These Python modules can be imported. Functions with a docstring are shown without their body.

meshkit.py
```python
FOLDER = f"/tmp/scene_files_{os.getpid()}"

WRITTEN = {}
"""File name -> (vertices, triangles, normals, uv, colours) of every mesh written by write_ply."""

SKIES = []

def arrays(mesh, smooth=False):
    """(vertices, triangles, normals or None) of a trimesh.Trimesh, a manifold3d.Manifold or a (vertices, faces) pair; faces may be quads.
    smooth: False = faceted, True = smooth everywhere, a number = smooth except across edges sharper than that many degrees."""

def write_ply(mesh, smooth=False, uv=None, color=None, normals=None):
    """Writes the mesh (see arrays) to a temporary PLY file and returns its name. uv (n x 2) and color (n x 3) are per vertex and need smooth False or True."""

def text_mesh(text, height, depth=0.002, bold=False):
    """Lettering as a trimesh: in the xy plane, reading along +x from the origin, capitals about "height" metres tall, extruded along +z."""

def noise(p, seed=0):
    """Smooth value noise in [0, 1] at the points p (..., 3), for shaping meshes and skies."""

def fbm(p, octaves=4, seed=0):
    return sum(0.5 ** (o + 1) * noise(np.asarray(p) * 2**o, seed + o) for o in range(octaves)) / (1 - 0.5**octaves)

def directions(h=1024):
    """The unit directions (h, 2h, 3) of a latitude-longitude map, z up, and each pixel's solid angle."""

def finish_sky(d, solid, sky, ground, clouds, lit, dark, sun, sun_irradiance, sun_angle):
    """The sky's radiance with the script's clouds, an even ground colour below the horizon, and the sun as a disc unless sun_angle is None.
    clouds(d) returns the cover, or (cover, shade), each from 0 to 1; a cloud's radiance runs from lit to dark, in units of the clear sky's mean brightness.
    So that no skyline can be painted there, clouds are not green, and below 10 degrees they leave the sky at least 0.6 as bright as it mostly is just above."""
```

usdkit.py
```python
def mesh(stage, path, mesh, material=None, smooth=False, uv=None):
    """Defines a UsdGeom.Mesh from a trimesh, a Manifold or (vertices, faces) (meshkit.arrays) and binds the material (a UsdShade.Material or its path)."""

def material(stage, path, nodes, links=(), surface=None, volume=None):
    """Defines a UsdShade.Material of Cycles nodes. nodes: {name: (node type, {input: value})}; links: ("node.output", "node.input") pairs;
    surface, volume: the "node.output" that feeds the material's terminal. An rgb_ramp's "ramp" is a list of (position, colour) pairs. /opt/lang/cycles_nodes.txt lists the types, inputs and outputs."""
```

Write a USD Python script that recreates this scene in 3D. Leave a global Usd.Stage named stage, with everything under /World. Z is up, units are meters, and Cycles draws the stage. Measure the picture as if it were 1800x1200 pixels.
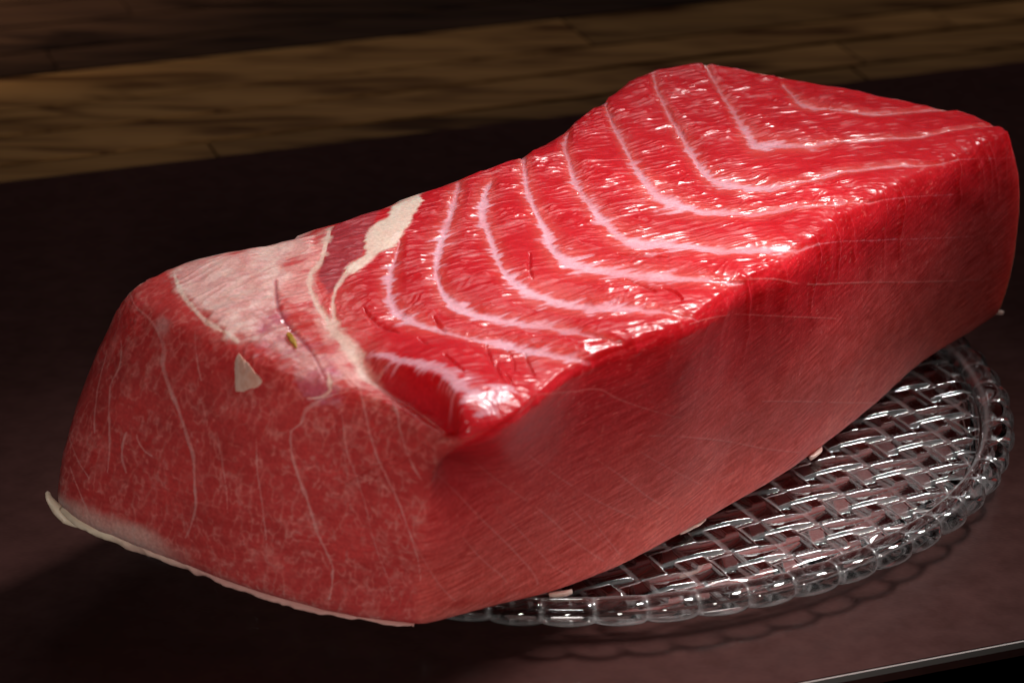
import math, numpy as np, trimesh, usdkit, meshkit
from scipy.interpolate import CubicSpline, RectBivariateSpline, PchipInterpolator
from scipy.spatial import cKDTree, Delaunay
import scipy.sparse as sp
import shapely
from pxr import Usd, UsdGeom, UsdLux, Gf, Sdf, Vt, UsdShade

stage = Usd.Stage.CreateInMemory()
UsdGeom.SetStageUpAxis(stage, 'Z'); UsdGeom.SetStageMetersPerUnit(stage, 1.0)
UsdGeom.Xform.Define(stage, '/World'); UsdGeom.Scope.Define(stage, '/World/Looks')

# ---------------------------------------------------------------- camera
PITCH = math.radians(23.7); F = 5000.0
CAM = np.array([-0.0125, -0.953, 0.454])
FW = np.array([0, math.cos(PITCH), -math.sin(PITCH)]); RT = np.array([1., 0, 0]); UP = np.cross(RT, FW)
cam = UsdGeom.Camera.Define(stage, '/World/camera')
cam.CreateHorizontalApertureAttr(36.0); cam.CreateVerticalApertureAttr(24.0); cam.CreateFocalLengthAttr(100.0)
cam.CreateClippingRangeAttr(Gf.Vec2f(0.05, 50))
cam.CreateFStopAttr(14.0); cam.CreateFocusDistanceAttr(0.97)
cam.CreateExposureAttr(0.0)
m4 = np.eye(4); m4[0, :3] = RT; m4[1, :3] = UP; m4[2, :3] = -FW; m4[3, :3] = CAM
cam.AddTransformOp().Set(Gf.Matrix4d(*m4.ravel().tolist()))

# ---------------------------------------------------------------- lamps (studio: one key behind, soft weak fills in front)
def lamp(name, pos, aim, w, h, inten, col):
    L = UsdLux.RectLight.Define(stage, '/World/' + name)
    L.CreateWidthAttr(w); L.CreateHeightAttr(h); L.CreateIntensityAttr(inten); L.CreateColorAttr(Gf.Vec3f(*col))
    p, a = np.array(pos, float), np.array(aim, float)
    z = (p - a) / np.linalg.norm(p - a); x = np.cross([0, 0, 1.], z); x /= np.linalg.norm(x); y = np.cross(z, x)
    m = np.eye(4); m[0, :3] = x; m[1, :3] = y; m[2, :3] = z; m[3, :3] = p
    L.AddTransformOp().Set(Gf.Matrix4d(*m.ravel().tolist()))
    return L
def spot(name, pos, aim, radius, cone, soft, inten, col):
    L = UsdLux.SphereLight.Define(stage, '/World/' + name)
    L.CreateRadiusAttr(radius); L.CreateIntensityAttr(inten); L.CreateColorAttr(Gf.Vec3f(*col))
    sh = UsdLux.ShapingAPI.Apply(L.GetPrim()); sh.CreateShapingConeAngleAttr(cone); sh.CreateShapingConeSoftnessAttr(soft)
    p, a = np.array(pos, float), np.array(aim, float)
    z = (p - a) / np.linalg.norm(p - a); x = np.cross([0, 0, 1.], z); x /= np.linalg.norm(x); y = np.cross(z, x)
    m = np.eye(4); m[0, :3] = x; m[1, :3] = y; m[2, :3] = z; m[3, :3] = p
    L.AddTransformOp().Set(Gf.Matrix4d(*m.ravel().tolist()))
spot('key_lamp', (0.46, 0.20, 0.77), (0.015, -0.13, 0.05), 0.12, 14.0, 1.0, 112.0, (1.0, 0.96, 0.94))
spot('front_fill_lamp', (0.0, -1.36, 0.40), (-0.05, -0.15, 0.06), 0.16, 8.6, 0.9, 44.0, (1.0, 0.95, 0.90))
lamp('added_back_softbox', (0.10, 0.66, 1.02), (0.0, -0.1, 0.05), 0.60, 0.40, 2.5, (1.0, 0.96, 0.97))  # unseen, added for reflections in the glass and highlights on the wet top
spot('wood_lamp', (-0.58, 0.28, 0.60), (-0.34, 0.58, 0.0), 0.06, 17.0, 0.95, 165.0, (1.0, 0.86, 0.68))

# ---------------------------------------------------------------- helpers
def ray(px, py):
    return FW * F + RT * (px - 900.0) + UP * (600.0 - py)
def atz(px, py, z):                 # point at height z seen at that place of the photograph
    d = ray(px, py); return CAM + d * ((z - CAM[2]) / d[2])
def aty(px, py, y):
    d = ray(px, py); return CAM + d * ((y - CAM[1]) / d[1])
def project(P):
    d = P - CAM; z = d @ FW
    return np.stack([900 + F * (d @ RT) / z, 600 - F * (d @ UP) / z], -1)
def sstep(a, b, x):
    t = np.clip((x - a) / (b - a), 0, 1); return t * t * (3 - 2 * t)
def spline(P, n):
    P = np.asarray(P, float); s = np.r_[0, np.cumsum(np.linalg.norm(np.diff(P, axis=0), axis=1))]; s /= s[-1]
    return PchipInterpolator(s, P)(np.linspace(0, 1, n))
used = {}
def numbered(parent, name):
    k = used.get((parent, name), 0); used[(parent, name)] = k + 1
    return name if k == 0 else f'{name}_{k:03d}'
def tag(prim, label=None, cat=None, group=None, kind=None):
    for k, v in (('label', label), ('category', cat), ('group', group), ('kind', kind)):
        if v: prim.SetCustomDataByKey(k, v)
    return prim
def obj(name, mesh, mat, parent='/World', smooth=False):
    path = f'{parent}/{numbered(parent, name)}'
    return usdkit.mesh(stage, path, mesh, mat, smooth=smooth)
def thing(name, label, cat, group=None, loc=(0, 0, 0)):
    path = '/World/' + numbered('/World', name)
    x = UsdGeom.Xform.Define(stage, path)
    if any(loc): x.AddTranslateOp().Set(Gf.Vec3d(*loc))
    tag(x.GetPrim(), label, cat, group)
    return path
def mat(name, nodes, links, surface='p.BSDF'):
    return usdkit.material(stage, '/World/Looks/' + name, nodes, links, surface=surface)
def grid_faces(n, m, flip=False):
    i = np.arange(n * m).reshape(n, m)
    q = np.stack([i[:-1, :-1], i[1:, :-1], i[1:, 1:], i[:-1, 1:]], -1).reshape(-1, 4)
    f = np.vstack([q[:, [0, 1, 2]], q[:, [0, 2, 3]]])
    return f[:, ::-1] if flip else f

# ---------------------------------------------------------------- materials
def simple(name, col, rough, spec=0.5, **kw):
    return mat(name, {'p': ('principled_bsdf', {'base_color': col, 'roughness': rough, 'specular_ior_level': spec, **kw})}, [])
M_slab = mat('slab', {
    'tc': ('texture_coordinate', {}),
    'n1': ('noise_texture', {'scale': 14.0, 'detail': 5.0, 'roughness': 0.6}),
    'n2': ('noise_texture', {'scale': 900.0, 'detail': 2.0}),
    'n3': ('noise_texture', {'scale': 90.0, 'detail': 4.0, 'roughness': 0.65}),
    'r': ('rgb_ramp', {'ramp': [(0.3, (0.043, 0.0178, 0.0155)), (0.7, (0.057, 0.0238, 0.021))]}),
    'r3': ('rgb_ramp', {'ramp': [(0.35, (0.85, 0.85, 0.85)), (0.7, (1.08, 1.06, 1.06))]}),
    'mx': ('mix_color', {'blend_type': 'multiply', 'fac': 1.0}),
    'mr': ('map_range', {'from_min': 0.3, 'from_max': 0.7, 'to_min': 0.27, 'to_max': 0.36}),
    'b': ('bump', {'strength': 0.25, 'distance': 0.00012}),
    'p': ('principled_bsdf', {'specular_ior_level': 0.10, 'specular_tint': (1.0, .78, .77)})},
    [('tc.object', 'n1.vector'), ('tc.object', 'n2.vector'), ('tc.object', 'n3.vector'), ('n1.fac', 'r.fac'), ('n3.fac', 'r3.fac'), ('r.color', 'mx.a'), ('r3.color', 'mx.b'),
     ('mx.result', 'p.base_color'), ('n3.fac', 'mr.value'), ('mr.result', 'p.roughness'), ('n2.fac', 'b.height'), ('b.normal', 'p.normal')])
M_trim = simple('edge_trim', (0.40, 0.36, 0.34), 0.4, metallic=0.6)
def glass(name, through, painted_glint):    # pressed glass: part of the light is bent by the relief, part goes nearly straight through the thin body; edges are whitened to stand in for bright glints
    return mat(name, {'g': ('glass_bsdf', {'color': (.985, .99, .99), 'roughness': 0.01, 'IOR': 1.5}), 't': ('transparent_bsdf', {'color': (.985, .985, .985)}),
        'f': ('fresnel', {'IOR': 1.5}), 's': ('glossy_bsdf', {'color': (1, 1, 1), 'roughness': 0.02}), 'ts': ('mix_closure', {}), 'm': ('mix_closure', {'fac': through}),
        'e': ('attribute', {'attribute': 'glint_mask'}), 'em': ('math', {'math_type': 'multiply', 'value2': painted_glint}),
        'fd0': ('diffuse_bsdf', {'color': (.85, .85, .85)}), 'fd1': ('translucent_bsdf', {'color': (.9, .9, .9)}), 'fd': ('mix_closure', {'fac': .5}), 'fg': ('glossy_bsdf', {'color': (.9, .9, .9), 'roughness': .22}), 'fm': ('mix_closure', {'fac': .5}), 'o': ('mix_closure', {})},
        [('f.fac', 'ts.fac'), ('t.BSDF', 'ts.closure1'), ('s.BSDF', 'ts.closure2'), ('g.BSDF', 'm.closure1'), ('ts.closure', 'm.closure2'), ('e.fac', 'em.value1'), ('fd0.BSDF', 'fd.closure1'), ('fd1.BSDF', 'fd.closure2'), ('fd.closure', 'fm.closure1'), ('fg.BSDF', 'fm.closure2'),
         ('em.value', 'o.fac'), ('m.closure', 'o.closure1'), ('fm.closure', 'o.closure2')], surface='o.closure')
M_glass, M_rim = glass('glass_well', 0.93, 0.45), glass('glass_rim', 0.85, 0.6)
def wood(name, a, b, c, seed):
    return mat(name, {
        'tc': ('texture_coordinate', {}),
        'mp': ('mapping', {'location': (seed * 1.7, seed * 0.9, 0), 'scale': (7.0, 110.0, 110.0)}),
        'mk': ('mapping', {'location': (seed * 0.7, seed * 2.9, 0), 'scale': (9.0, 60.0, 60.0)}),
        'n': ('noise_texture', {'scale': 1.0, 'detail': 5.0, 'roughness': 0.62, 'distortion': 0.6}),
        'k': ('noise_texture', {'scale': 1.0, 'detail': 3.0, 'roughness': 0.5, 'distortion': 1.2}),
        'r': ('rgb_ramp', {'ramp': [(0.30, a), (0.5, b), (0.72, c)]}),
        'rk': ('rgb_ramp', {'ramp': [(0.32, (0.25, 0.17, 0.12)), (0.50, (1, 1, 1))]}),
        'mx': ('mix_color', {'blend_type': 'multiply', 'fac': 1.0}),
        'p': ('principled_bsdf', {'roughness': 0.6, 'specular_ior_level': 0.15})},
        [('tc.object', 'mp.vector'), ('tc.object', 'mk.vector'), ('mp.vector', 'n.vector'), ('mk.vector', 'k.vector'), ('n.fac', 'r.fac'), ('k.fac', 'rk.fac'),
         ('r.color', 'mx.a'), ('rk.color', 'mx.b'), ('mx.result', 'p.base_color')])
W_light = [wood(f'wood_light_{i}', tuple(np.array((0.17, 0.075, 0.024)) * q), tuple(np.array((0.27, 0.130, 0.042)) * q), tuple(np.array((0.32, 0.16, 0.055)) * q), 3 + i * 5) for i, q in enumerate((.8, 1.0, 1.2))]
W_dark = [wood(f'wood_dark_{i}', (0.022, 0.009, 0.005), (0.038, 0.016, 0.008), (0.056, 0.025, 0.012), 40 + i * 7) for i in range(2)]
W_gap = simple('wood_gap', (0.012, 0.006, 0.004), 0.8)

# ---------------------------------------------------------------- slab and wooden counter (plan directions from the photograph's edges)
f0, f1 = atz(1400, 1198.5, 0), atz(1800, 1122.5, 0)
b0, b1 = atz(0, 321, 0), atz(1100, 191, 0)
fd = (f1 - f0)[:2] / np.linalg.norm((f1 - f0)[:2]); bd = (b1 - b0)[:2] / np.linalg.norm((b1 - b0)[:2])
FL, FR = f0[:2] - fd * 1.1, f0[:2] + fd * 0.9
BL, BR = b0[:2] - bd * 0.55, b0[:2] + bd * 1.45
def slab_prism(pts, z0, z1):
    return trimesh.creation.extrude_polygon(shapely.Polygon(pts), z1 - z0, engine='earcut').apply_translation([0, 0, z0])
nf = np.array([fd[1], -fd[0]])
table = thing('table', 'dark brown slate-like tabletop with a thin pale metal edge under the plate', 'table')
obj('top', slab_prism([FL, FR, BR, BL], -0.006, 0.0), M_slab, table)
obj('edge_trim', slab_prism([FL + nf * 0.0004, FR + nf * 0.0004, FR + nf * 0.0011, FL + nf * 0.0011], -0.0024, -0.0002), M_trim, table)
counter = thing('wooden_counter', 'blurred brown wooden counter of narrow boards behind the dark table', 'counter')
bn = np.array([-bd[1], bd[0]])
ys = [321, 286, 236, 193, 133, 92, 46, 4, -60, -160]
off = [float((atz(0, y, 0)[:2] - b0[:2]) @ bn) for y in ys]
off[0] = 0.0006
rng = np.random.default_rng(5)
for i in range(len(off) - 1):
    o0, o1 = off[i] + 0.002, off[i + 1] - 0.002
    x = -0.62 + rng.uniform(0, .2)
    while x < 1.5:
        L = rng.uniform(0.32, 0.62)
        pts = [b0[:2] + bd * x + bn * o0, b0[:2] + bd * (x + L - .0012) + bn * o0, b0[:2] + bd * (x + L - .0012) + bn * o1, b0[:2] + bd * x + bn * o1]
        c = np.mean(pts, 0); zt = -0.001 - rng.uniform(0, .0008)
        mm = slab_prism([p - c for p in pts], -0.02, 0.0)
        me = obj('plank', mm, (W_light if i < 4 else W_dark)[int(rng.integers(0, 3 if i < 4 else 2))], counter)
        me.AddTranslateOp().Set(Gf.Vec3d(c[0], c[1], zt))
        x += L
pts = [b0[:2] - bd * .7 + bn * off[0], b0[:2] + bd * 1.6 + bn * off[0], b0[:2] + bd * 1.6 + bn * off[-1], b0[:2] - bd * .7 + bn * off[-1]]
obj('underboard', slab_prism(pts, -0.04, -0.0215), W_gap, counter)

# ---------------------------------------------------------------- glass plate
PR = 0.1532                                         # radius of the woven well
e1 = np.array([math.cos(math.radians(27)), math.sin(math.radians(27))]); e2 = np.array([e1[1], -e1[0]])
V1, V2 = np.array([-0.0199, 0.0152]), np.array([-0.0031, 0.0272])
c0 = atz(1250 + 720 / 4.5, 780 + 370 / 4.5, 0.0135)[:2] - [0.0055, 0.001]; C0 = np.array([c0 @ e1, c0 @ e2])
def weave(P):                                      # P in (e1, e2) coordinates -> height above the lowest joint
    A = np.linalg.inv(np.stack([V1, V2], 1)); ij = np.round((P - C0) @ A.T)
    h = np.zeros(len(P)); eg = np.zeros(len(P))
    for kind, (hl, hw), shift in ((0, (0.0128, 0.0047), 0 * V1), (1, (0.0060, 0.0098), V2 / 2)):
        for a in (-1, 0, 1):
            for b in (-1, 0, 1):
                q = P - C0 - shift - (ij + [a, b]) @ np.stack([V1, V2])
                s, t = (q[:, 0] / hl, q[:, 1] / hw) if kind == 0 else (q[:, 1] / hw, q[:, 0] / hl)
                long_, wide = (hl, hw) if kind == 0 else (hw, hl)
                arch = 1 - 0.45 * s * s
                edge = np.minimum((1 - np.abs(t)) * wide / 0.0010, (1 - np.abs(s)) * long_ / 0.0010)
                hn = arch * np.clip(edge, 0, 1); top_ = hn >= h; h = np.maximum(h, hn)
                eg = np.where(top_, np.clip(1 - np.abs(np.clip(edge, 0, 9) - .5) / .6, 0, 1) * (edge > 0), eg)
    return h, eg
st = 0.00040
ax = np.arange(-PR - st, PR + 2 * st, st); gx, gy = np.meshgrid(ax, ax, indexing='ij')
P = np.stack([gx.ravel(), gy.ravel()], 1); rr = np.linalg.norm(P, axis=1)
ins = rr < PR + 0.72 * st
Ps = P * np.where(rr > PR, PR / np.maximum(rr, 1e-9), 1)[:, None]
ff = grid_faces(len(ax), len(ax), flip=True); ff = ff[ins[ff].all(1)]
uid, inv = np.unique(ff, return_inverse=True); ff = inv.reshape(ff.shape); Pt = Ps[uid]
WZ, WH = 0.0110, 0.0018
wh, weg = weave(Pt)
hz = WZ + WH * wh * sstep(PR, PR - 0.004, np.linalg.norm(Pt, axis=1))
top = np.column_stack([Pt[:, :1] * e1 + Pt[:, 1:] * e2, hz])
v = top[ff]; ar = np.cross(v[:, 1] - v[:, 0], v[:, 2] - v[:, 0])
if ar[:, 2].sum() < 0: ff = ff[:, ::-1]; ar = -ar
ff = ff[np.abs(ar[:, 2]) > 1e-12]
ed = np.sort(np.vstack([ff[:, [0, 1]], ff[:, [1, 2]], ff[:, [2, 0]]]), 1); eu, ec = np.unique(ed, axis=0, return_counts=True)
bi = np.unique(eu[ec == 1])
bx = top[bi, :2]; ang = np.arctan2(bx[:, 1], bx[:, 0]); bi = bi[np.argsort(ang)]; nb = len(bi)
low = top[bi].copy(); low[:, 2] = 0.0072
cen = len(top) + nb
k = np.arange(nb); k1 = (k + 1) % nb
wall = np.vstack([np.stack([bi[k], len(top) + k, len(top) + k1], 1), np.stack([bi[k], len(top) + k1, bi[k1]], 1)])
bot = np.stack([np.full(nb, cen), len(top) + k1, len(top) + k], 1)
PC = (0.0055, 0.001, 0)
plate = thing('glass_plate', 'round clear glass plate with basket-weave relief and scalloped rim', 'plate', loc=PC)
well = (np.vstack([top, low, [[0, 0, 0.0072]]]), np.vstack([ff, wall, bot]))
ww = obj('woven_well', well, M_glass, plate, smooth=True)
UsdGeom.PrimvarsAPI(ww).CreatePrimvar('glint_mask', Sdf.ValueTypeNames.FloatArray, 'vertex').Set(Vt.FloatArray.FromNumpy(np.r_[weg, np.zeros(nb + 1)].astype(np.float32)))
nth, nph, NS = 1860, 40, 60
th = np.linspace(0, 2 * np.pi, nth, endpoint=False); ph = np.linspace(0, 2 * np.pi, nph, endpoint=False)
T, H = np.meshgrid(th, ph, indexing='ij')
lobe = np.abs(np.cos(T * NS / 2)) ** 0.4
alt = 1 + 0.02 * np.sin(T * NS / 2 * 1.0 + .6)
cr = PR + 0.0006
outw = (0.0076 + 0.0044 * lobe) * alt
cp, sq = np.cos(H), np.sin(H)
supx = np.sign(cp) * np.abs(cp) ** 0.8; supz = np.sign(sq) * np.abs(sq) ** 0.8
Rr = cr + outw * (0.5 + 0.5 * supx)
hh = np.where(sq > 0, 0.0040 + 0.0010 * lobe, 0.0036)
Zr = 0.0104 + 0.0008 * (Rr - cr) / 0.012 + hh * supz
ring = np.stack([Rr * np.cos(T), Rr * np.sin(T), Zr], -1).reshape(-1, 3)
ii = np.arange(nth * nph).reshape(nth, nph); i2 = np.roll(ii, -1, 0); i3 = np.roll(ii, -1, 1); i4 = np.roll(i2, -1, 1)
rq = np.stack([ii, i2, i4, i3], -1).reshape(-1, 4); rf = np.vstack([rq[:, [0, 1, 2]], rq[:, [0, 2, 3]]])
tm = trimesh.Trimesh(ring, rf, process=False)
if tm.volume < 0: tm.invert()
rw = obj('scalloped_rim', tm, M_rim, plate, smooth=True)
ef = .75 * np.exp(-((Rr - cr - .0016) / .0009) ** 2) * (sq > 0) + .4 * np.exp(-(np.abs(np.cos(T * NS / 2)) / .16) ** 2) * (sq > -.2) + .5 * np.exp(-((sq + .25) / .22) ** 2) * (cp > 0)  # rim lines whitened in place of light gathered in the glass
UsdGeom.PrimvarsAPI(rw).CreatePrimvar('glint_mask', Sdf.ValueTypeNames.FloatArray, 'vertex').Set(Vt.FloatArray.FromNumpy(np.clip(ef, 0, 1).ravel().astype(np.float32)))
foot = trimesh.creation.annulus(0.066, 0.070, 0.0068, sections=128).apply_translation([0, 0, 0.0036])
obj('foot_ring', foot, M_glass, plate, smooth=30)

# ---------------------------------------------------------------- block of tuna: six Coons patches between edge curves
def Z(*p, dy=0.): return np.array([atz(x, y + dy, z) for x, y, z in p])
yA = atz(92, 887, 0.036)[1]; yT = atz(310, 474, 0.106)[1]
AT = [(92, 887), (98, 833), (122, 735), (152, 650), (182, 585), (210, 540), (246, 498), (278, 482), (310, 474)]
eAT = np.array([aty(x, y, yA + (yT - yA) * ((887 - y) / 413.0) ** 1.15) for x, y in AT])
eTK = Z((310, 468, .106), (370, 452, .1065), (470, 431, .107), (560, 408, .108), (600, 388, .109), (680, 364, .109), (750, 338, .109), (850, 300, .109), (950, 259, .109), (1000, 222, .110), (1050, 182, .112), (1110, 136, .114), (1160, 114, .115), (1230, 106, .115), dy=6.0)
eTE = Z((310, 474, .106), (340, 520, .105), (385, 568, .103), (440, 610, .101), (510, 650, .1), (580, 676, .099), (650, 693, .098), (720, 718, .098), (770, 748, .098), (812, 786, .097))
eER = Z((812, 786, .097), (860, 766, .099), (910, 740, .1), (955, 695, .101), (1010, 646, .102), (1110, 606, .103), (1200, 572, .104), (1290, 506, .104), (1390, 450, .104), (1510, 364, .103), (1600, 316, .102), (1660, 283, .101), (1725, 252, .1), (1782, 228, .098))
eKR = Z((1230, 112, .115), (1320, 124, .112), (1440, 146, .108), (1560, 172, .105), (1680, 194, .101), (1745, 211, .099), (1782, 228, .098))
eAB = Z((92, 880, .036), (150, 918, .033), (210, 946, .030), (300, 982, .027), (400, 1022, .0245), (500, 1054, .0225), (600, 1078, .0215), (680, 1090, .021), (742, 1098, .0205), dy=7.)
eBC = Z((742, 1098, .0205), (880, 1062, .0175), (1000, 1030, .0155), (1110, 984, .0145), (1250, 907, .0140), (1400, 816, .0140), (1500, 741, .0140), (1640, 621, .0150), (1705, 582, .0165), (1762, 545, .019), dy=7.)
zB, zE = .0205, .097
BE = [(742, 1105, 0), (740, 1040, .17), (744, 960, .42), (756, 880, .66), (776, 825, .84), (812, 786, 1)]
eBE = np.array([atz(x, y, zB + (zE - zB) * t) for x, y, t in BE])
CRp = [(1762, 552), (1780, 490), (1792, 430), (1798, 370), (1797, 320), (1792, 270), (1782, 228)]
yC, yR = atz(1762, 552, .019)[1], atz(1782, 228, .098)[1]
eCR = np.array([aty(x, y, yC + (yR - yC) * (552 - y) / 324.0) for x, y in CRp])
Kp, Tp = eTK[-1], eTK[0]
Dp = np.array([Kp[0] + .004, Kp[1] + .004, .0155])
eKD = np.array([Kp, Kp + (Dp - Kp) * .5 + [0, .006, 0], Dp])
eAD = np.array([eAB[0], eAB[0] * .7 + Dp * .3 + [-.02, .012, -.010], eAB[0] * .35 + Dp * .65 + [-.012, .010, -.004], Dp])
eDC = np.array([Dp, (Dp + eBC[-1]) / 2 + [.004, .004, -.001], eBC[-1]])
nU, nV, nW = 150, 78, 52
S = lambda c, n: spline(c, n)
TK, ER, AD, BC = S(eTK, nU), S(eER, nU), S(eAD, nU), S(eBC, nU)
TE, AB, KR, DC = S(eTE, nV), S(eAB, nV), S(eKR, nV), S(eDC, nV)
AT_, BE_, CR_, DK = S(eAT, nW), S(eBE, nW), S(eCR, nW), S(eKD[::-1], nW)
def coons(c0, c1, d0, d1):      # c along first index at second=0/1, d along second index at first=0/1
    n, m = len(c0), len(d0); u = np.linspace(0, 1, n)[:, None, None]; w = np.linspace(0, 1, m)[None, :, None]
    return (1 - w) * c0[:, None] + w * c1[:, None] + (1 - u) * d0[None] + u * d1[None] - ((1 - u) * (1 - w) * c0[0] + u * (1 - w) * c0[-1] + (1 - u) * w * c1[0] + u * w * c1[-1])
def bulge(n, m, p=.6):
    u = np.sin(np.linspace(0, np.pi, n)) ** p; w = np.sin(np.linspace(0, np.pi, m)) ** p
    return (u[:, None] * w[None])[..., None]
pt = {'top': coons(TK, ER, TE, KR), 'left': coons(AB, TE, AT_, BE_), 'side': coons(BC, ER, BE_, CR_),
      'back': coons(AD, TK, AT_, DK), 'end': coons(DC, KR, DK, CR_), 'bottom': coons(AD, BC, AB, DC)}
pt['top'] = pt['top'] + bulge(nU, nV) * np.array([0, 0, .003])
nl = np.cross(TE[-1] - AB[0], TE[0] - AB[-1]); nl /= np.linalg.norm(nl); nl = nl if nl @ (-FW) > 0 else -nl
ns = np.cross(ER[-1] - BC[0], ER[0] - BC[-1]); ns /= np.linalg.norm(ns); ns = ns if ns @ (-FW) > 0 else -ns
pt['left'] = pt['left'] + bulge(nV, nW) * nl * .005
pt['side'] = pt['side'] + bulge(nU, nW) * ns * .004
pt['back'] = pt['back'] + bulge(nU, nW) * np.array([-.8, .6, 0]) * .006
def weld(arrs):
    V = np.vstack([a.reshape(-1, 3) for a in arrs]); _, first, inv = np.unique(np.round(V, 7), axis=0, return_index=True, return_inverse=True)
    return V[first], inv.ravel()
names = list(pt); V, inv = weld([pt[k] for k in names]); idx, o = {}, 0
for k_ in names:
    a = pt[k_]; idx[k_] = inv[o:o + a.shape[0] * a.shape[1]].reshape(a.shape[:2]); o += a.shape[0] * a.shape[1]
E_ = np.vstack([np.vstack([np.stack([i[:-1].ravel(), i[1:].ravel()], 1), np.stack([i[:, :-1].ravel(), i[:, 1:].ravel()], 1)]) for i in idx.values()])
E_ = np.unique(np.sort(E_, 1), axis=0); n_ = len(V)
Am = sp.coo_matrix((np.ones(2 * len(E_)), (np.r_[E_[:, 0], E_[:, 1]], np.r_[E_[:, 1], E_[:, 0]])), shape=(n_, n_)).tocsr()
Am = sp.diags(1 / np.asarray(Am.sum(1)).ravel()) @ Am
for _ in range(9): V = V + .6 * (Am @ V - V)
er_d, _ = cKDTree(ER).query(V); wz = (np.clip(1 - er_d / .020, 0, 1) * .6)[:, None] * np.clip((V[:, :1] + .06) / .03, 0, 1)      # the front edge is a soft fold
for _ in range(26): V = V + wz * (Am @ V - V)
dense = {'U': 860, 'V': 430, 'W': 340}
dims = {'top': 'UV', 'left': 'VW', 'side': 'UW', 'back': 'UW', 'end': 'VW', 'bottom': 'UV'}
vis = ('top', 'left', 'side', 'end')
arr, loc_f = [], []
for k_ in names:
    i = idx[k_]; a = V[i]; nn, mm = dense[dims[k_][0]], dense[dims[k_][1]]
    x, y = np.linspace(0, 1, a.shape[0]), np.linspace(0, 1, a.shape[1])
    sp3 = [RectBivariateSpline(x, y, a[..., c], s=0) for c in range(3)]
    xd, yd = np.linspace(0, 1, nn), np.linspace(0, 1, mm)
    if k_ in vis and k_ != 'end':
        arr.append(np.stack([s_(xd, yd) for s_ in sp3], -1).reshape(-1, 3)); loc_f.append(grid_faces(nn, mm))
    else:
        uv = np.vstack([np.stack([xd, 0 * xd], 1), np.stack([xd, 0 * xd + 1], 1), np.stack([0 * yd, yd], 1)[1:-1], np.stack([0 * yd + 1, yd], 1)[1:-1],
                        np.stack(np.meshgrid(np.linspace(0, 1, 62)[1:-1], np.linspace(0, 1, 42)[1:-1], indexing='ij'), -1).reshape(-1, 2)])
        tri = Delaunay(uv).simplices; q = uv[tri]; a2 = np.cross(q[:, 1] - q[:, 0], q[:, 2] - q[:, 0])
        tri = np.where((a2 < 0)[:, None], tri[:, ::-1], tri)[np.abs(a2) > 1e-12]
        arr.append(np.stack([s_.ev(uv[:, 0], uv[:, 1]) for s_ in sp3], -1)); loc_f.append(tri)
B, inv = weld([np.round(a, 7) for a in arr]); Fc, o = [], 0
ctr = B.mean(0)
for a, f in zip(arr, loc_f):
    g = inv[o + f]; q = B[g]; nn = np.cross(q[:, 1] - q[:, 0], q[:, 2] - q[:, 0])
    if ((q.mean(1) - ctr) * nn).sum() < 0: g = g[:, ::-1]
    Fc.append(g[np.linalg.norm(nn, axis=1) > 1e-14]); o += len(a)
Fc = np.vstack(Fc); Fc = Fc[(Fc[:, 0] != Fc[:, 1]) & (Fc[:, 1] != Fc[:, 2]) & (Fc[:, 0] != Fc[:, 2])]
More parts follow.
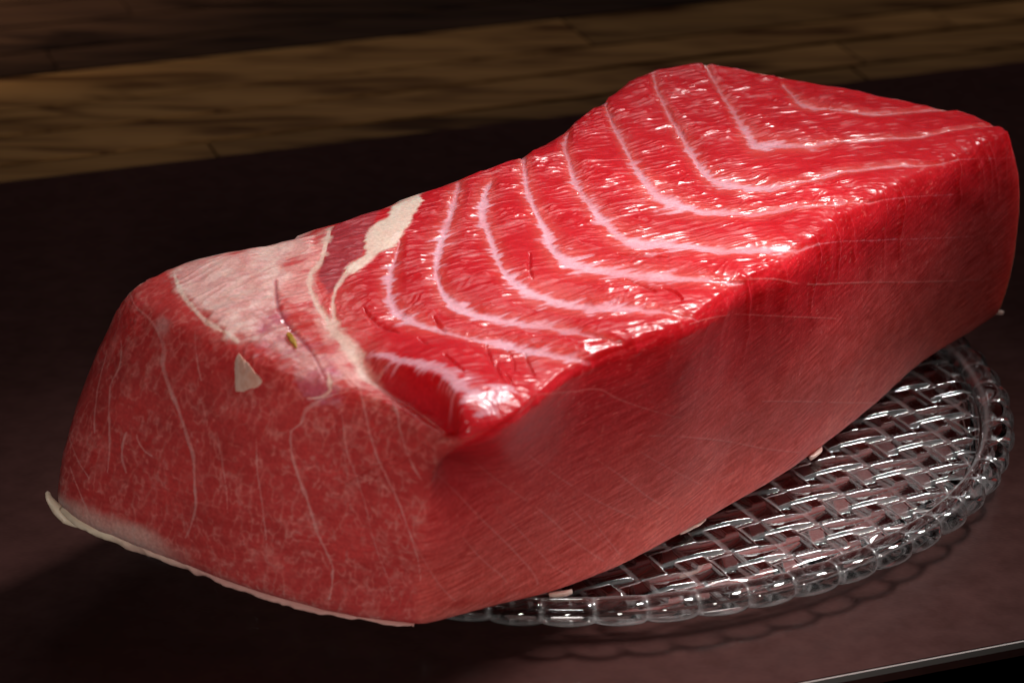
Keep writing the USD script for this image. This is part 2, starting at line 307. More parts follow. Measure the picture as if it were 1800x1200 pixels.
def vnormals(V, Fc):
    n = np.zeros_like(V); c = np.cross(V[Fc[:, 1]] - V[Fc[:, 0]], V[Fc[:, 2]] - V[Fc[:, 0]])
    for k_ in range(3):
        for j in range(3): n[:, j] += np.bincount(Fc[:, k_], c[:, j], len(V))
    return n / np.maximum(np.linalg.norm(n, axis=1, keepdims=True), 1e-20)
N = vnormals(B, Fc)
px = project(B); view = (CAM - B) / np.linalg.norm(CAM - B, axis=1, keepdims=True)
facing = (N * view).sum(1) > -0.05
ids = np.nonzero(facing)[0]; Q = px[ids]            # the surface the tracings are laid on
BQ, NQ = B[ids], N[ids]
wt = sstep(.45, .85, NQ[:, 2])                      # top
wl = (1 - wt) * sstep(-.25, .25, NQ @ nl - NQ @ ns) # cut end at the left
ws = 1 - wt - wl                                    # long side
fib = atz(1100, 478, .1) - atz(1000, 500, .1); fib /= np.linalg.norm(fib); fx = np.cross([0, 0, 1.], fib)
a_, b_ = BQ @ fib, BQ @ fx
noise = meshkit.noise
def n2(sa, sb, seed, w=0):     # noise stretched along the fibres: lengths sa along, sb across
    return noise(np.stack([a_ / sa, b_ / sb + w, BQ[:, 2] / sb], 1), seed)
def n3(s, seed, oct=3): return meshkit.fbm(BQ / s, oct, seed)
def dens(poly, step=1.5):
    poly = np.asarray(poly, float); s = np.r_[0, np.cumsum(np.linalg.norm(np.diff(poly[:, :2], axis=0), axis=1))]
    k_ = len(poly); t = np.linspace(0, s[-1], int(s[-1] / step) + 2)
    return (PchipInterpolator if k_ > 2 else lambda x, y: (lambda t: np.stack([np.interp(t, x, y[:, c]) for c in range(y.shape[1])], 1)))(s, poly)(t)
def dist_lines(lines, reach):  # distance to the nearest line divided by its half width; lines: lists of (x, y, half width)
    D = np.vstack([dens(l) for l in lines]); tr = cKDTree(D[:, :2]); d, i = tr.query(Q, distance_upper_bound=reach)
    ok = np.isfinite(d); out = np.full(len(Q), 1e3); out[ok] = d[ok] / np.maximum(D[i[ok], 2], .3)
    return out, np.where(ok, d, 1e3)
def inside(poly, soft):
    c = shapely.Polygon(poly); m = shapely.contains_xy(c, Q[:, 0], Q[:, 1]).astype(float)
    D = dens([(*p, 0) for p in list(poly) + [poly[0]]])[:, :2]
    near, _ = cKDTree(D).query(Q, distance_upper_bound=soft * 4); near = np.where(np.isfinite(near), near, soft * 4)
    return sstep(-soft, soft, near * np.where(m > 0, 1, -1) + soft * (1.4 * jit + 3.4 * wob3))
wob = n2(.012, .0016, 3) - .5; wob2 = n3(.004, 11) - .5
wob3 = n3(.014, 13) - .5
jit = (n2(.008, .0012, 5) - .5) * 1.3 + wob2 * 1.4

bands = [
 [(703, 425, 4), (693, 460, 6), (684, 490, 9), (684, 520, 9), (697, 547, 12), (722, 567, 13), (755, 583, 9), (800, 596, 5), (850, 606, 8), (915, 616, 9), (960, 624, 9), (1005, 632, 8), (1030, 640, 3)],
 [(806, 325, 6), (797, 363, 8), (786, 397, 10), (776, 423, 12), (769, 453, 9), (767, 480, 8), (775, 507, 9), (790, 530, 11), (817, 547, 10), (867, 560, 9), (917, 567, 8), (983, 577, 7), (1040, 592, 4), (1090, 604, 2)],
 [(863, 322, 5), (850, 355, 10), (847, 383, 10), (859, 413, 9), (870, 443, 8), (880, 470, 8), (900, 493, 10), (927, 513, 12), (967, 527, 13), (1017, 537, 11), (1083, 543, 9), (1133, 545, 7), (1190, 553, 4), (1225, 566, 2)],
 [(920, 272, 5), (923, 307, 7), (928, 340, 8), (941, 373, 8), (957, 405, 10), (973, 440, 12), (1000, 462, 15), (1045, 475, 13), (1090, 483, 10), (1150, 487, 10), (1220, 492, 8), (1270, 498, 7), (1300, 500, 3)],
 [(1000, 230, 3), (993, 260, 5), (1002, 290, 6), (1010, 320, 8), (1027, 347, 8), (1050, 377, 10), (1077, 405, 12), (1105, 424, 14), (1150, 430, 12), (1217, 434, 9), (1283, 441, 7), (1350, 438, 8), (1397, 442, 4), (1437, 430, 1.5), (1483, 424, 1.2), (1543, 422, 1.2), (1633, 419, 1.0), (1720, 415, .6)],
 [(1063, 180, 3), (1073, 207, 4), (1090, 240, 5), (1110, 277, 6), (1122, 303, 9), (1137, 327, 13), (1160, 350, 14), (1200, 364, 10), (1250, 377, 8), (1317, 377, 6), (1383, 370, 4), (1450, 363, 3.5), (1500, 357, 3), (1520, 359, 1.5), (1550, 353, 1.2), (1600, 346, 1), (1690, 342, .7)],
 [(1150, 138, 3), (1157, 163, 4), (1177, 203, 4), (1197, 237, 7), (1213, 263, 7), (1230, 293, 7), (1250, 313, 9), (1283, 323, 9), (1333, 330, 8), (1383, 327, 6), (1433, 317, 4), (1480, 306, 4), (1536, 296, 3), (1606, 292, 2.5), (1645, 290, 2), (1689, 281, 1), (1786, 278, .8)],
 [(1240, 117, 2), (1257, 143, 3), (1270, 167, 3.5), (1287, 193, 5), (1300, 217, 6), (1317, 241, 10), (1335, 257, 10), (1367, 256, 8), (1417, 260, 6), (1467, 252, 4), (1536, 246, 3), (1619, 239, 2.2), (1661, 231, 1.5), (1761, 221, 1.2)],
 [(1376, 148, 2.5), (1394, 167, 4), (1405, 181, 6), (1424, 189, 5), (1467, 194, 3), (1508, 200, 3), (1536, 203, 2.5), (1592, 197, 2), (1642, 194, 1.8), (1694, 194, 1.2), (1722, 204, 1)],
]
flaprim = [[(648, 633, 3), (677, 638, 6), (705, 654, 7), (742, 666, 9), (778, 682, 10), (806, 704, 12), (828, 720, 12), (856, 722, 13), (880, 708, 9), (898, 700, 4)]]
side_lines = [
 [(1010, 690, .9), (1050, 684, .9), (1085, 700, .9), (1130, 716, .7), (1200, 735, .5)],
 [(905, 720, .8), (955, 692, 1), (1020, 688, .9)],
 [(1270, 505, 1), (1350, 490, 1), (1420, 500, 1), (1500, 497, 1), (1640, 495, .8), (1740, 490, .6)],
 [(1210, 570, .8), (1290, 552, .9), (1380, 556, .8), (1470, 560, .6)],
 [(1340, 705, .8), (1440, 706, .9), (1530, 708, .9), (1580, 704, .7)],
 [(1140, 765, .7), (1250, 772, .9), (1360, 790, .9), (1420, 795, .7)],
 [(760, 860, .9), (815, 885, 1), (865, 930, 1.1), (910, 975, 1.2), (940, 1012, 1.4), (945, 1025, 1.5)],
 [(850, 830, .7), (905, 865, .9), (960, 905, 1), (1010, 950, 1), (1060, 985, 1)],
 [(930, 800, .6), (1000, 850, .9), (1060, 885, 1), (1120, 910, .9)],
 [(1020, 790, .6), (1090, 835, .9), (1150, 880, 1), (1175, 893, 1)],
 [(1120, 790, .5), (1180, 825, .7), (1250, 860, .7)],
 [(815, 945, .8), (850, 985, .9), (880, 1010, 1), (900, 1035, .8)],
 [(700, 905, .8), (740, 975, .9), (775, 1030, 1), (800, 1055, .9)],
 [(960, 990, .7), (1000, 1010, .8)], [(1035, 905, .7), (1070, 950, .8), (1090, 975, .8)], [(1190, 900, .5), (1225, 870, .5), (1290, 830, .5)],
 [(880, 900, .5), (930, 950, .8), (975, 1000, .8)], [(975, 860, .5), (1040, 930, .8), (1075, 965, .7)],
]
left_lines = [
 [(232, 515, 1), (242, 540, 2), (268, 566, 3), (282, 590, 3), (288, 615, 5), (285, 640, 4), (300, 690, 4), (318, 738, 3), (330, 775, 3), (340, 805, 3), (343, 850, 3), (346, 885, 3), (335, 925, 2), (325, 945, 2)],
 [(190, 610, .5), (180, 650, 1.6), (172, 690, 1.8), (165, 760, 1.2)], [(215, 600, 1), (212, 640, 2), (195, 680, 2), (192, 760, 2), (190, 830, 1)],
 [(583, 695, 2), (558, 706, 2.5), (537, 722, 3), (530, 742, 3), (512, 760, 2), (513, 790, 2), (522, 830, 3), (540, 878, 2.5), (556, 932, 2.5), (572, 968, 2.5), (585, 1000, 2), (580, 1050, 1)],
 [(630, 670, 3), (636, 700, 2.5), (648, 750, 2), (663, 797, 2), (680, 840, 1.6), (700, 885, 1.8), (720, 940, 1.6), (735, 985, 1.2), (740, 1030, .8)],
 [(655, 668, 4), (682, 690, 5), (707, 712, 3), (735, 735, 2.2), (765, 755, 2)], [(690, 708, 3), (700, 740, 1.8), (712, 775, 1.5), (722, 810, 1.4), (733, 850, 1.2)],
 [(120, 760, .8), (135, 800, 1.5), (160, 840, 1)], [(240, 765, 1.5), (252, 790, 2), (268, 800, 2)], [(222, 760, 2), (215, 800, 2.5), (222, 830, 2)],
 [(345, 585, 1), (346, 625, 1.3), (353, 668, 1)], [(450, 770, .8), (452, 830, 1.4), (462, 900, 1.5), (470, 960, 1)], [(600, 720, .8), (612, 790, 1.2), (640, 880, 1.1), (660, 960, .9), (690, 1040, .8)],
 [(380, 760, .8), (392, 830, 1.2), (400, 900, 1.1)], [(560, 700, 1.2), (600, 690, 1.2), (640, 678, 1.4)], [(125, 820, 1), (170, 930, 1)],
]
white_lines = [
 [(579, 408, 6), (571, 440, 7), (563, 464, 6), (546, 485, 5), (544, 503, 6), (556, 535, 6), (572, 560, 8), (588, 585, 13), (605, 605, 15), (628, 630, 11), (645, 655, 9), (668, 675, 7), (690, 690, 4), (720, 705, 3), (772, 750, 2)],
 [(618, 470, 7), (604, 492, 5), (590, 515, 3), (585, 540, 3), (590, 570, 9)],
 [(307, 484, 2), (318, 512, 4), (342, 545, 3), (370, 573, 4), (398, 588, 5), (418, 602, 4)], [(540, 700, 1), (566, 697, 2.5), (580, 682, 3), (577, 655, 1.5)],
]
poly_fat = [(306, 470), (345, 458), (400, 448), (470, 432), (520, 424), (540, 440), (500, 462), (492, 505), (486, 545), (452, 562), (438, 600), (402, 596), (378, 566), (345, 540), (320, 512)]
poly_memb = [(470, 520), (515, 570), (555, 615), (582, 655), (581, 690), (545, 706), (518, 660), (480, 640), (440, 605), (450, 565)]
poly_collar = [(495, 425), (580, 405), (570, 460), (550, 490), (575, 545), (620, 610), (660, 670), (640, 690), (590, 640), (550, 570), (510, 530), (488, 510), (495, 465)]
poly_dark = [(583, 402), (668, 368), (655, 395), (643, 420), (640, 448), (612, 470), (592, 508), (578, 520), (566, 500), (562, 480), (575, 440)]
poly_white = [(750, 334), (720, 350), (692, 368), (683, 387), (664, 398), (645, 418), (640, 447), (618, 462), (604, 485), (620, 488), (645, 468), (672, 448), (695, 430), (716, 405), (728, 380), (738, 358)]
grooves = [
 [(485, 498, 4), (489, 540, 6), (508, 575, 6), (532, 600, 6), (552, 628, 4), (572, 668, 3)],
 [(640, 545, 2), (655, 567, 6), (680, 582, 7), (700, 594, 2)], [(762, 560, 2), (772, 578, 5), (784, 588, 2)], [(931, 448, 2), (930, 475, 5), (935, 492, 2)],
 [(1085, 446, 2), (1120, 450, 4), (1172, 455, 2)], [(1098, 490, 2), (1130, 502, 5), (1152, 515, 3)], [(1163, 508, 2), (1183, 516, 4), (1198, 530, 3)],
 [(855, 612, 2), (864, 650, 5), (873, 662, 3)], [(873, 650, 2), (881, 682, 4), (888, 692, 2)], [(889, 615, 1.5), (903, 645, 3), (904, 660, 2)], [(922, 620, 1.5), (930, 645, 3), (939, 662, 2)],
 [(783, 650, 2), (803, 668, 4), (820, 684, 2)], [(735, 606, 2), (748, 620, 4)],
 [(900, 690, 1.5), (893, 676, 3), (888, 670, 1)],
 [(560, 710, 2), (590, 698, 4), (625, 680, 2)], [(595, 855, 2), (650, 825, 3), (700, 800, 2)], [(640, 850, 2), (700, 815, 3), (745, 785, 2)], [(590, 745, 1.5), (600, 775, 3), (625, 790, 2)],
]
wallcurve = dens([(622, 612, 0), (640, 632, 0), (676, 660, 0), (720, 682, 0), (768, 704, 0), (800, 738, 0), (812, 770, 0)])[:, :2]

rag = np.clip(1 + 1.3 * jit + .8 * (n2(.010, .0007, 17) - .5), .35, 3)
dB, _ = dist_lines([[(x, y, w * .85) for x, y, w in l] for l in bands], 40); dR, _ = dist_lines(flaprim, 40); dS, _ = dist_lines(side_lines, 10); dL, _ = dist_lines(left_lines, 16); dW, _ = dist_lines(white_lines, 40); dG, _ = dist_lines([[(x, y, w * .6) for x, y, w in l] for l in grooves], 30)
m_band = sstep(1.15, .25, dB * rag) * (.45 + .9 * n3(.012, 15)); m_rim = sstep(1.3, .4, dR * rag)
m_side = sstep(2.2, .2, dS * (1 + .8 * wob2)) * sstep(.25, .5, n3(.006, 21)); m_left = sstep(1.2, .3, dL * (1 + 1.8 * wob2)) * (.55 + .9 * (n3(.008, 140) - .3)); m_white = sstep(1.5, .3, dW * (1 + 1.4 * wob2 + .6 * wob))
m_gr = np.exp(-(dG / 1.1) ** 2)
f_fat, f_memb, f_collar, f_dark, f_white = (inside(p, s) for p, s in ((poly_fat, 15), (poly_memb, 18), (poly_collar, 6), (poly_dark, 3), (poly_white, 3.5)))
tr = cKDTree(wallcurve); dw, iw = tr.query(Q)
tg = np.gradient(wallcurve, axis=0); tg /= np.linalg.norm(tg, axis=1, keepdims=True)
dv = Q - wallcurve[iw]; sd = np.sign(tg[iw][:, 0] * dv[:, 1] - tg[iw][:, 1] * dv[:, 0]) * -dw    # + on the flap
prog = iw / len(wallcurve)

# relief, in metres along the normal
d = np.zeros(len(Q)); zz0 = BQ[:, 2]
lift = .0022 + .0035 * sstep(.1, .8, prog)
pz = sstep(0, .18, prog) * sstep(1, .86, prog)
d += pz * lift * (sstep(-14, 16, sd) * sstep(170, 20, sd) * (sd > -60)) * wt
d -= (lift * .9) * sstep(14, -10, sd) * sstep(-70, -14, sd) * pz * sstep(860, 800, Q[:, 0])
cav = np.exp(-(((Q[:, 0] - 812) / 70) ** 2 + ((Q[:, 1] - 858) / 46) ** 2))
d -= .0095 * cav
tip = np.exp(-(((Q[:, 0] - 855) / 60) ** 2 + ((Q[:, 1] - 742) / 26) ** 2)); d += .0005 * tip
pil = np.clip(dB / 4, 0, 1)
d += .0009 * (pil - .5) * wt
patchy = sstep(.35, .6, n3(.02, 31))
rid = lambda x: 1 - np.abs(2 * x - 1)
w0 = (n3(.010, 61, 2) - .5) * 3
wr = rid(n2(.024, .0028, 41, w0)) ** 1.5 * .00026 + rid(n2(.016, .0014, 43, w0)) ** 1.5 * .00022 + (n2(.008, .0010, 47) - .5) * .00022
fb2 = fib * .80 + fx * .60; fy2 = np.cross([0, 0, 1.], fb2)
wr2 = rid(noise(np.stack([BQ @ fb2 / .010, BQ @ fy2 / .0017 + w0, BQ[:, 2] / .003], 1), 45)) ** 1.5 * .00024 * sstep(.42, .62, n3(.016, 46))
wr = wr * (.55 + .9 * sstep(.35, .65, n3(.007, 48))) + wr2 + (n3(.0022, 49, 2) - .5) * .00006
d += 1.4 * wr * wt * (1 - .55 * sstep(1350, 1650, Q[:, 0])) * (.25 + .85 * patchy) * (1 - .75 * m_band) * (1 - .8 * m_white) * (1 - .7 * f_fat) * (1 - f_white)
d += (n3(.03, 51) - .5) * .0035 * wt + (n3(.008, 52) - .5) * (.0008 - .0005 * ws)
d -= (.0009 - .0004 * (Q[:, 0] < 600)) * m_gr * (.6 + .4 * wt)
d += .0001 * m_white * wt + .0006 * f_white + f_fat * (rid(noise(np.stack([Q[:, 0] / 60 + n3(.02, 131) * 3, (Q[:, 1] + .5 * Q[:, 0]) / 9, 0 * zz0], 1), 133)) ** 2 * .00035 + (n3(.012, 134) - .5) * .0016) * wt + (f_fat * .0004 + f_memb * (n3(.0030, 137, 2) - .5) * .0011) * (1 - .5 * wl) + ws * sstep(.80, .95, noise(BQ / .0008, 135)) * .00009 + .00008 * m_side + .0001 * m_left
# creases that fall over the front edge and fade down the long side
ed = ws * sstep(.0, .25, NQ[:, 2] + .25) + wt * sstep(.95, .7, NQ[:, 2])
al = BQ @ np.array([.6, .8, 0]); zz = BQ[:, 2]
cr_ = rid(noise(np.stack([al / .006 + (n3(.02, 71) - .5) * 2, zz / .03, zz * 0], 1), 73)) ** 2
d += ed * cr_ * .0009 * sstep(.066, .097, zz)
d += ws * (n3(.020, 75) - .5) * .0010 + wl * (n3(.02, 76) - .5) * .003
vein = rid(noise(np.stack([(BQ[:, 0] - .25 * zz) / .0028, BQ[:, 1] / .0028, zz / .0095], 1) + (n3(.005, 82)[:, None] - .5) * 1.3, 81)) ** 7
vein2 = rid(noise(np.stack([BQ[:, 0] / .0018, BQ[:, 1] / .0018, zz / .0032], 1) + (n3(.004, 84)[:, None] - .5) * 1.5, 83)) ** 6
d += wl * (vein * .00012)
D3 = np.zeros(len(B)); D3[ids] = d
Vt_ = B + N * D3[:, None]

# flesh colours (with shade painted under the flap): red loin, paler belly, fat
c = lambda *x: np.array(x, float)
def mixc(a, b, w): return a * (1 - w[:, None]) + b * w[:, None]
tone = n3(.03, 91)
red = c(.50, .012, .019) * (.8 + .4 * tone)[:, None]
belly = mixc(c(.50, .042, .044) * np.ones((len(Q), 1)), c(.66, .11, .09) * np.ones((len(Q), 1)), sstep(.085, .02, zz) * (.6 + .8 * (tone - .5)))
sidec = mixc(belly, red, sstep(.060, .095, zz + (n3(.03, 92) - .5) * .02))
leftc = c(.50, .048, .046) * (.75 + .5 * n3(.012, 93))[:, None]
lz = sstep(650, 560, Q[:, 0] - .45 * (Q[:, 1] - 500)) * wt
wl2 = np.clip(wl + lz, 0, 1)
colr = mixc(red, leftc * 1.05, lz) * wt[:, None] + leftc * wl[:, None] + sidec * ws[:, None]
fine = n2(.010, .0009, 95)
colr = mixc(colr, c(.72, .26, .27) * np.ones_like(colr), ((wt - lz) * .38 + ws * .06) * sstep(.66, .88, fine) * (.4 + n3(.02, 161)))
colr = mixc(colr, c(.62, .17, .15) * np.ones_like(colr), wl2 * (.5 + .6 * n3(.018, 151)) * np.clip(.6 * vein * sstep(.3, .6, n3(.015, 97)) + .95 * vein2 * sstep(.25, .5, n3(.01, 98)) * sstep(.42, .6, n3(.0028, 171, 2)), 0, 1))
fat1, fat2, cream = c(.76, .43, .51), c(.74, .40, .36), c(.80, .60, .50)
one = np.ones_like(colr)
side_fleck = sstep(.72, .9, noise(np.stack([al / .0016, zz / .0005, al / .004], 1), 99))
colr = mixc(colr, c(.64, .16, .14) * one, ws * .3 * side_fleck)
grain = noise(np.stack([(al + .3 * zz) / .005 + w0, (zz - .2 * al) / .0007, al / .02], 1), 100) - .5
colr = colr * (1 + (.8 * ws + .3 * wl)[:, None] * grain[:, None] * [.5, 1.2, 1.2])
# collar left of the flap: mottled fat and lean
lean = sstep(.42, .62, n2(.012, .0025, 101) * .6 + n3(.006, 102) * .4)
colr = mixc(colr, mixc(c(.72, .30, .27) * one, c(.58, .09, .09) * one, lean), f_collar * .9)
colr = mixc(colr, mixc(c(.50, .13, .19) * one, c(.68, .36, .34) * one, sstep(.3, .7, n3(.006, 103))), f_memb * .75)
colr = mixc(colr, mixc(c(.70, .32, .30) * one, c(.82, .54, .48) * one, sstep(.2, .8, .6 * n3(.009, 104) + .4 * noise(np.stack([Q[:, 0] / 50 + n3(.012, 131) * 6, (Q[:, 1] + .5 * Q[:, 0]) / 7 + n3(.012, 132) * 7, 0 * zz], 1), 136))), f_fat * .92)
colr = mixc(colr, c(.34, .035, .045) * (.8 + .5 * n2(.006, .0012, 105))[:, None], f_dark * .95)
Db_ = np.vstack([dens(l) for l in bands]); _, ib = cKDTree(Db_[:, :2]).query(Q); halo_w = Db_[ib, 2] / 8 * (.6 + .8 * n3(.014, 141))
halo = np.exp(-(dB / 2.2) ** 2) * wt
colr = mixc(colr, c(.66, .13, .10) * one, .45 * halo)
colr = mixc(colr, fat1 * (.92 + .16 * n2(.006, .0009, 107))[:, None], np.clip(m_band, 0, 1) * (.5 + .35 * wt) * (.45 + .55 * sstep(.5, 1.3, halo_w)))
colr = mixc(colr, fat1 * one, .6 * m_rim)
colr = mixc(colr, c(.66, .30, .28) * one, .3 * m_side * (1 - wt))
colr = mixc(colr, c(.72, .40, .37) * one, .5 * m_left * (1 - wt * .3))
colr = mixc(colr, cream * one, .7 * m_white * sstep(.28, .5, n3(.006, 19) + .35 * (dW < .5))); colr = mixc(colr, cream * one, f_white * .95)
gcol = np.exp(-(dG / .9) ** 2)  # darker along the carved grooves
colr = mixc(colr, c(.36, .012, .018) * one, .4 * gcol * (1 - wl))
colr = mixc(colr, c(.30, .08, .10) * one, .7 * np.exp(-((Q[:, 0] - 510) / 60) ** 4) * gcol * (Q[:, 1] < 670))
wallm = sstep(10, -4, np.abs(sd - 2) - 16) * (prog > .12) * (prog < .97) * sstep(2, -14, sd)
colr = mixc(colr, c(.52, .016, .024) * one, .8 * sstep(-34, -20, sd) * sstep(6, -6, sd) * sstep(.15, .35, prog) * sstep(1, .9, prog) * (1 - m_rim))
colr = mixc(colr, c(.30, .010, .014) * one, .65 * np.clip(cav * 1.3, 0, 1))  # shade under the flap tip, put into the colour as dark red
rimfat = sstep(.0075, .002, zz - np.interp(Q[:, 0], [100, 742], [.036, .0205]) + (n3(.01, 111) - .5) * .008) * wl * sstep(360, 230, Q[:, 0])
colr = mixc(colr, c(.68, .36, .31) * one, .75 * rimfat)
spot = np.exp(-(((Q[:, 0] - 288) / 13) ** 2 + ((Q[:, 1] - 575) / 16) ** 2) ** 2); colr = mixc(colr, c(.66, .36, .34) * one, .6 * spot)
colr = np.clip(colr, .004, .9)
wet = np.clip(wt * (.75 + .5 * (n3(.01, 121) - .5)) + .03 * ws + .06 * wl + .6 * f_memb, 0, 1)
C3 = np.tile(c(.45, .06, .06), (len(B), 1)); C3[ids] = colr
W1 = np.full(len(B), .3); W1[ids] = wet

M_flesh = mat('flesh', {
    'at': ('attribute', {'attribute': 'flesh_colour'}), 'aw': ('attribute', {'attribute': 'wetness'}),
    'tc': ('texture_coordinate', {}),
    'n': ('noise_texture', {'scale': 900.0, 'detail': 3.0, 'roughness': 0.6}),
    'n2': ('noise_texture', {'scale': 2600.0, 'detail': 2.0}),
    'nr': ('rgb_ramp', {'ramp': [(0.3, (0.86, 0.82, 0.82)), (0.7, (1.12, 1.16, 1.16))]}),
    'mx': ('mix_color', {'blend_type': 'multiply', 'fac': 1.0}),
    'ad': ('math', {'math_type': 'add'}),
    'b': ('bump', {'strength': 0.55, 'distance': 0.000045}),
    'mr': ('map_range', {'from_min': 0.0, 'from_max': 1.0, 'to_min': 0.46, 'to_max': 0.2}),
    'ms': ('map_range', {'from_min': 0.0, 'from_max': 1.0, 'to_min': 0.03, 'to_max': 0.36}),
    'p': ('principled_bsdf', {'subsurface_method': 'random_walk', 'subsurface_weight': 0.55, 'subsurface_scale': 0.0045, 'subsurface_radius': (1.0, 0.22, 0.16), 'specular_ior_level': 0.4})},
    [('tc.object', 'n.vector'), ('tc.object', 'n2.vector'), ('n.fac', 'nr.fac'), ('at.color', 'mx.a'), ('nr.color', 'mx.b'), ('mx.result', 'p.base_color'),
     ('n.fac', 'ad.value1'), ('n2.fac', 'ad.value2'), ('ad.value', 'b.height'), ('b.normal', 'p.normal'), ('aw.fac', 'mr.value'), ('mr.result', 'p.roughness'), ('aw.fac', 'ms.value'), ('ms.result', 'p.specular_ior_level')])
tuna = thing('tuna_block', 'large raw red tuna block with white fat lines lying across the glass plate', 'tuna')
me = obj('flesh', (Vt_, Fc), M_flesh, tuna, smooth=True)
pv = UsdGeom.PrimvarsAPI(me)
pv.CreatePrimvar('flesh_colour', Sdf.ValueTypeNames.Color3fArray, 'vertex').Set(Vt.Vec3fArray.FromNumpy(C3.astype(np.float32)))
pv.CreatePrimvar('wetness', Sdf.ValueTypeNames.FloatArray, 'vertex').Set(Vt.FloatArray.FromNumpy(W1.astype(np.float32)))
VQ = Vt_[ids]; NF = vnormals(Vt_, Fc)[ids]; pq = cKDTree(project(VQ))
def onskin(x, y):
    _, i = pq.query((x, y)); return VQ[i], NF[i]
def soft(name, col, rough=.4):
    return mat(name, {'p': ('principled_bsdf', {'base_color': col, 'roughness': rough, 'subsurface_weight': .08, 'subsurface_scale': .001, 'subsurface_radius': (1., .5, .4)}),
        'n': ('noise_texture', {'scale': 350.0, 'detail': 4.0}), 'tc': ('texture_coordinate', {}), 'b': ('bump', {'strength': .5, 'distance': .0006}),
        'r': ('rgb_ramp', {'ramp': [(.35, tuple(np.array(col) * [.9, .72, .66])), (.6, col)]})}, [('tc.object', 'n.vector'), ('n.fac', 'b.height'), ('b.normal', 'p.normal'), ('n.fac', 'r.fac'), ('r.color', 'p.base_color')])
M_skin0, M_scrap, M_yellow, M_shred = soft('skin', (.74, .56, .43)), soft('fat_scrap', (.80, .46, .37)), soft('yellow', (.42, .24, .03), .3), soft('shred', (.62, .42, .36))
M_skin = mat('skin_rim', {'tc': ('texture_coordinate', {}), 'sx': ('separate_xyz', {}), 'n': ('noise_texture', {'scale': 120.0, 'detail': 4.0}), 'n2': ('noise_texture', {'scale': 350.0, 'detail': 4.0}),
    'm': ('math', {'math_type': 'multiply_add', 'value2': 0.05}), 'mr': ('map_range', {'from_min': -.15, 'from_max': -.04, 'to_min': 0., 'to_max': 1.}),
    'r': ('rgb_ramp', {'ramp': [(0.25, (.80, .62, .46)), (.45, (.66, .40, .33)), (.6, (.58, .30, .26)), (1., (.60, .30, .26))]}), 'b': ('bump', {'strength': .5, 'distance': .0006}),
    'p': ('principled_bsdf', {'roughness': .42, 'subsurface_weight': .08, 'subsurface_scale': .001, 'subsurface_radius': (1., .5, .4)})},
    [('tc.object', 'sx.vector'), ('tc.object', 'n.vector'), ('tc.object', 'n2.vector'), ('n.fac', 'm.value1'), ('sx.x', 'm.value3'), ('m.value', 'mr.value'), ('mr.result', 'r.fac'), ('r.color', 'p.base_color'), ('n2.fac', 'b.height'), ('b.normal', 'p.normal')])
def tube(path, r1, r2, up, nseg=20, jitter=0, seed=1):   # flattened tube along a path: r1 across (in the direction up), r2 thick
    path = np.asarray(path); n = len(path); t = np.gradient(path, axis=0); t /= np.linalg.norm(t, axis=1, keepdims=True)
    a = up - (t @ up)[:, None] * t if np.ndim(up) == 1 else up; a = a / np.linalg.norm(a, axis=1, keepdims=True); b = np.cross(t, a)
    ph = np.linspace(0, 2 * np.pi, nseg, endpoint=False)
    r1, r2 = np.broadcast_to(r1, n), np.broadcast_to(r2, n)
    R = path[:, None] + r1[:, None, None] * np.cos(ph)[None, :, None] * a[:, None] + r2[:, None, None] * np.sin(ph)[None, :, None] * b[:, None]
    if jitter: R = R + (meshkit.fbm(R / .004, 3, seed)[..., None] - .5) * jitter
    i = np.arange(n * nseg).reshape(n, nseg); j = np.roll(i, -1, 1)
    q = np.stack([i[:-1], i[1:], j[1:], j[:-1]], -1).reshape(-1, 4); f = np.vstack([q[:, [0, 1, 2]], q[:, [0, 2, 3]]])
    V = np.vstack([R.reshape(-1, 3), R[0].mean(0), R[-1].mean(0)]); s, e = n * nseg, n * nseg + 1
    f = np.vstack([f, np.stack([np.full(nseg, s), i[0], j[0]], 1), np.stack([np.full(nseg, e), j[-1], i[-1]], 1)])
    m = trimesh.Trimesh(V, f, process=False)
    if m.volume < 0: m.invert()
    return m
# pale skin left along the lower edge of the cut end, and its dried curl
sk = dens([(112, 893, 0), (150, 922, 0), (210, 948, 0), (262, 966, 0), (330, 994, 0), (400, 1022, 0), (500, 1055, 0), (600, 1078, 0), (690, 1092, 0), (728, 1097, 0)], 4)[:, :2]
zs = np.interp(sk[:, 0], [103, 150, 210, 300, 400, 500, 600, 680, 742], [.036, .033, .030, .027, .0245, .0225, .0215, .021, .0205])
sp_ = np.array([atz(x, y + 6, z) for (x, y), z in zip(sk, zs)]) + np.array([.0, .0035, 0])
wd = .62 * np.interp(sk[:, 0], [112, 150, 200, 260, 300, 400, 560, 700, 728], [.0016, .0024, .0042, .0046, .0034, .0020, .0016, .0014, .0005]) * (1 + .7 * (meshkit.fbm(sp_ / .012, 2, 5) - .5))
skm = tube(sp_, wd, .0024, np.array([0., -.25, 1.]), 24, .0012, 7)
skp = obj('skin', skm, M_skin, tuna, smooth=True)
cp_ = np.array([aty(x, y, yA - .001 + .0006 * k) for k, (x, y) in enumerate([(146, 926), (112, 904), (97, 890), (89, 879), (84, 868), (86, 866)])]); cp_ = spline(cp_, 26)
cu = tube(cp_, np.interp(np.linspace(0, 1, 26), [0, .35, .6, 1], [.0006, .0017, .0017, .0005]), np.interp(np.linspace(0, 1, 26), [0, .35, 1], [.0008, .0028, .0009]), np.array([.5, -.2, .8]), 16, .0006, 9)
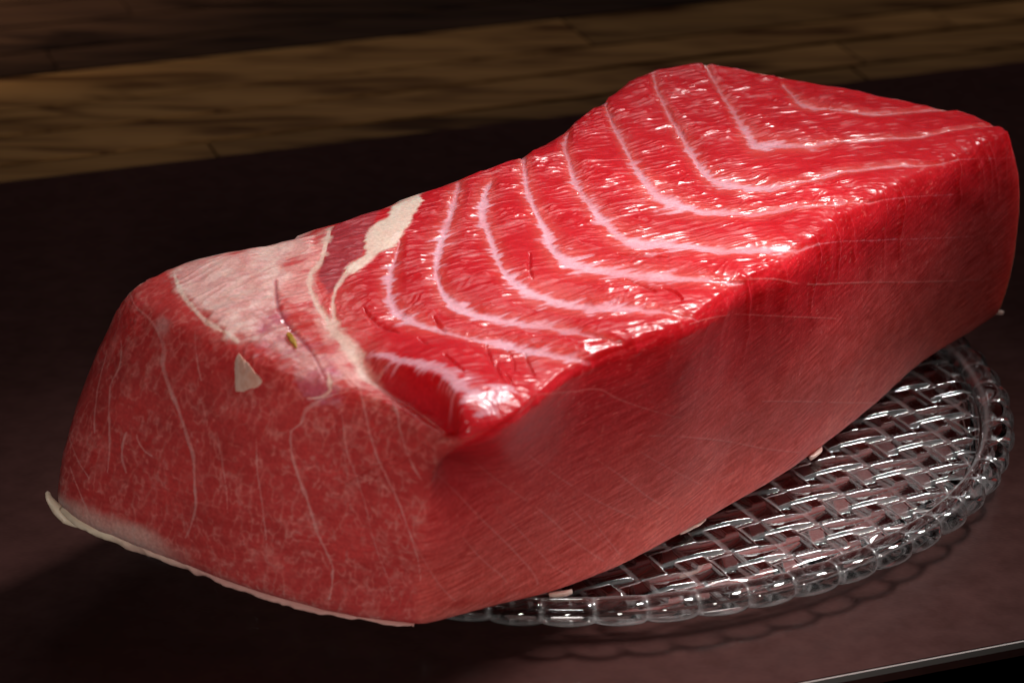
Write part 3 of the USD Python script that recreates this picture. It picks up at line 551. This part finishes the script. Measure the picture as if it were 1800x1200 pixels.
obj('skin_curl', cu, M_skin, tuna, smooth=True)
def patch_on(poly, thick, lift=.0002):   # a small flat bit lying on the flesh
    P = dens([(*p, 0) for p in list(poly) + [poly[0]]], 3)[:-1, :2]
    cen = np.mean(poly, 0); rings = [np.array([onskin(*q)[0] + onskin(*q)[1] * h for q in cen + (P - cen) * s]) for s, h in ((1, -.0004), (1, thick * .7 + lift), (.86, thick + lift), (.45, thick * 1.1 + lift))]
    n = len(P); Vv = np.vstack(rings + [[onskin(*cen)[0] + onskin(*cen)[1] * (thick * 1.1 + lift)], [onskin(*cen)[0] - onskin(*cen)[1] * .0006]])
    f = []
    for r in range(3):
        for i in range(n):
            j = (i + 1) % n; f += [[r * n + i, r * n + j, (r + 1) * n + j], [r * n + i, (r + 1) * n + j, (r + 1) * n + i]]
    for i in range(n):
        j = (i + 1) % n; f += [[3 * n + i, 3 * n + j, 4 * n], [j, i, 4 * n + 1]]
    m = trimesh.Trimesh(Vv, np.array(f), process=False)
    if m.volume < 0: m.invert()
    return m
tag(obj('fat_scrap', patch_on([(421, 622), (428, 630), (438, 640), (449, 655), (461, 670), (455, 679), (438, 684), (429, 688), (416, 687), (415, 665), (414, 640)], .0004), M_scrap, tuna, smooth=40).GetPrim(), 'small pale triangular scrap of fat')
tag(obj('yellow_fleck', patch_on([(503, 587), (510, 588), (517, 596), (522, 606), (521, 613), (515, 607), (507, 597)], .0006), M_yellow, tuna, smooth=40).GetPrim(), 'tiny mustard yellow fleck')
for P, z, r in (([(1195, 936), (1215, 926), (1240, 911)], .0150, .0018), ([(965, 1046), (985, 1043), (1005, 1040)], .0165, .0022), ([(1424, 806), (1436, 795), (1444, 788)], .0150, .0018), ([(1738, 552), (1752, 548), (1764, 550)], .017, .0018)):
    w_ = spline(np.array([atz(x, y, z) for x, y in P]), 14); taper = np.sin(np.linspace(.25, np.pi - .1, 14))
    obj('tissue_shred', tube(w_, r * taper, .0008, np.array([.5, -.6, .2]), 12, .0012, int(P[0][0])), M_shred, tuna, smooth=True)
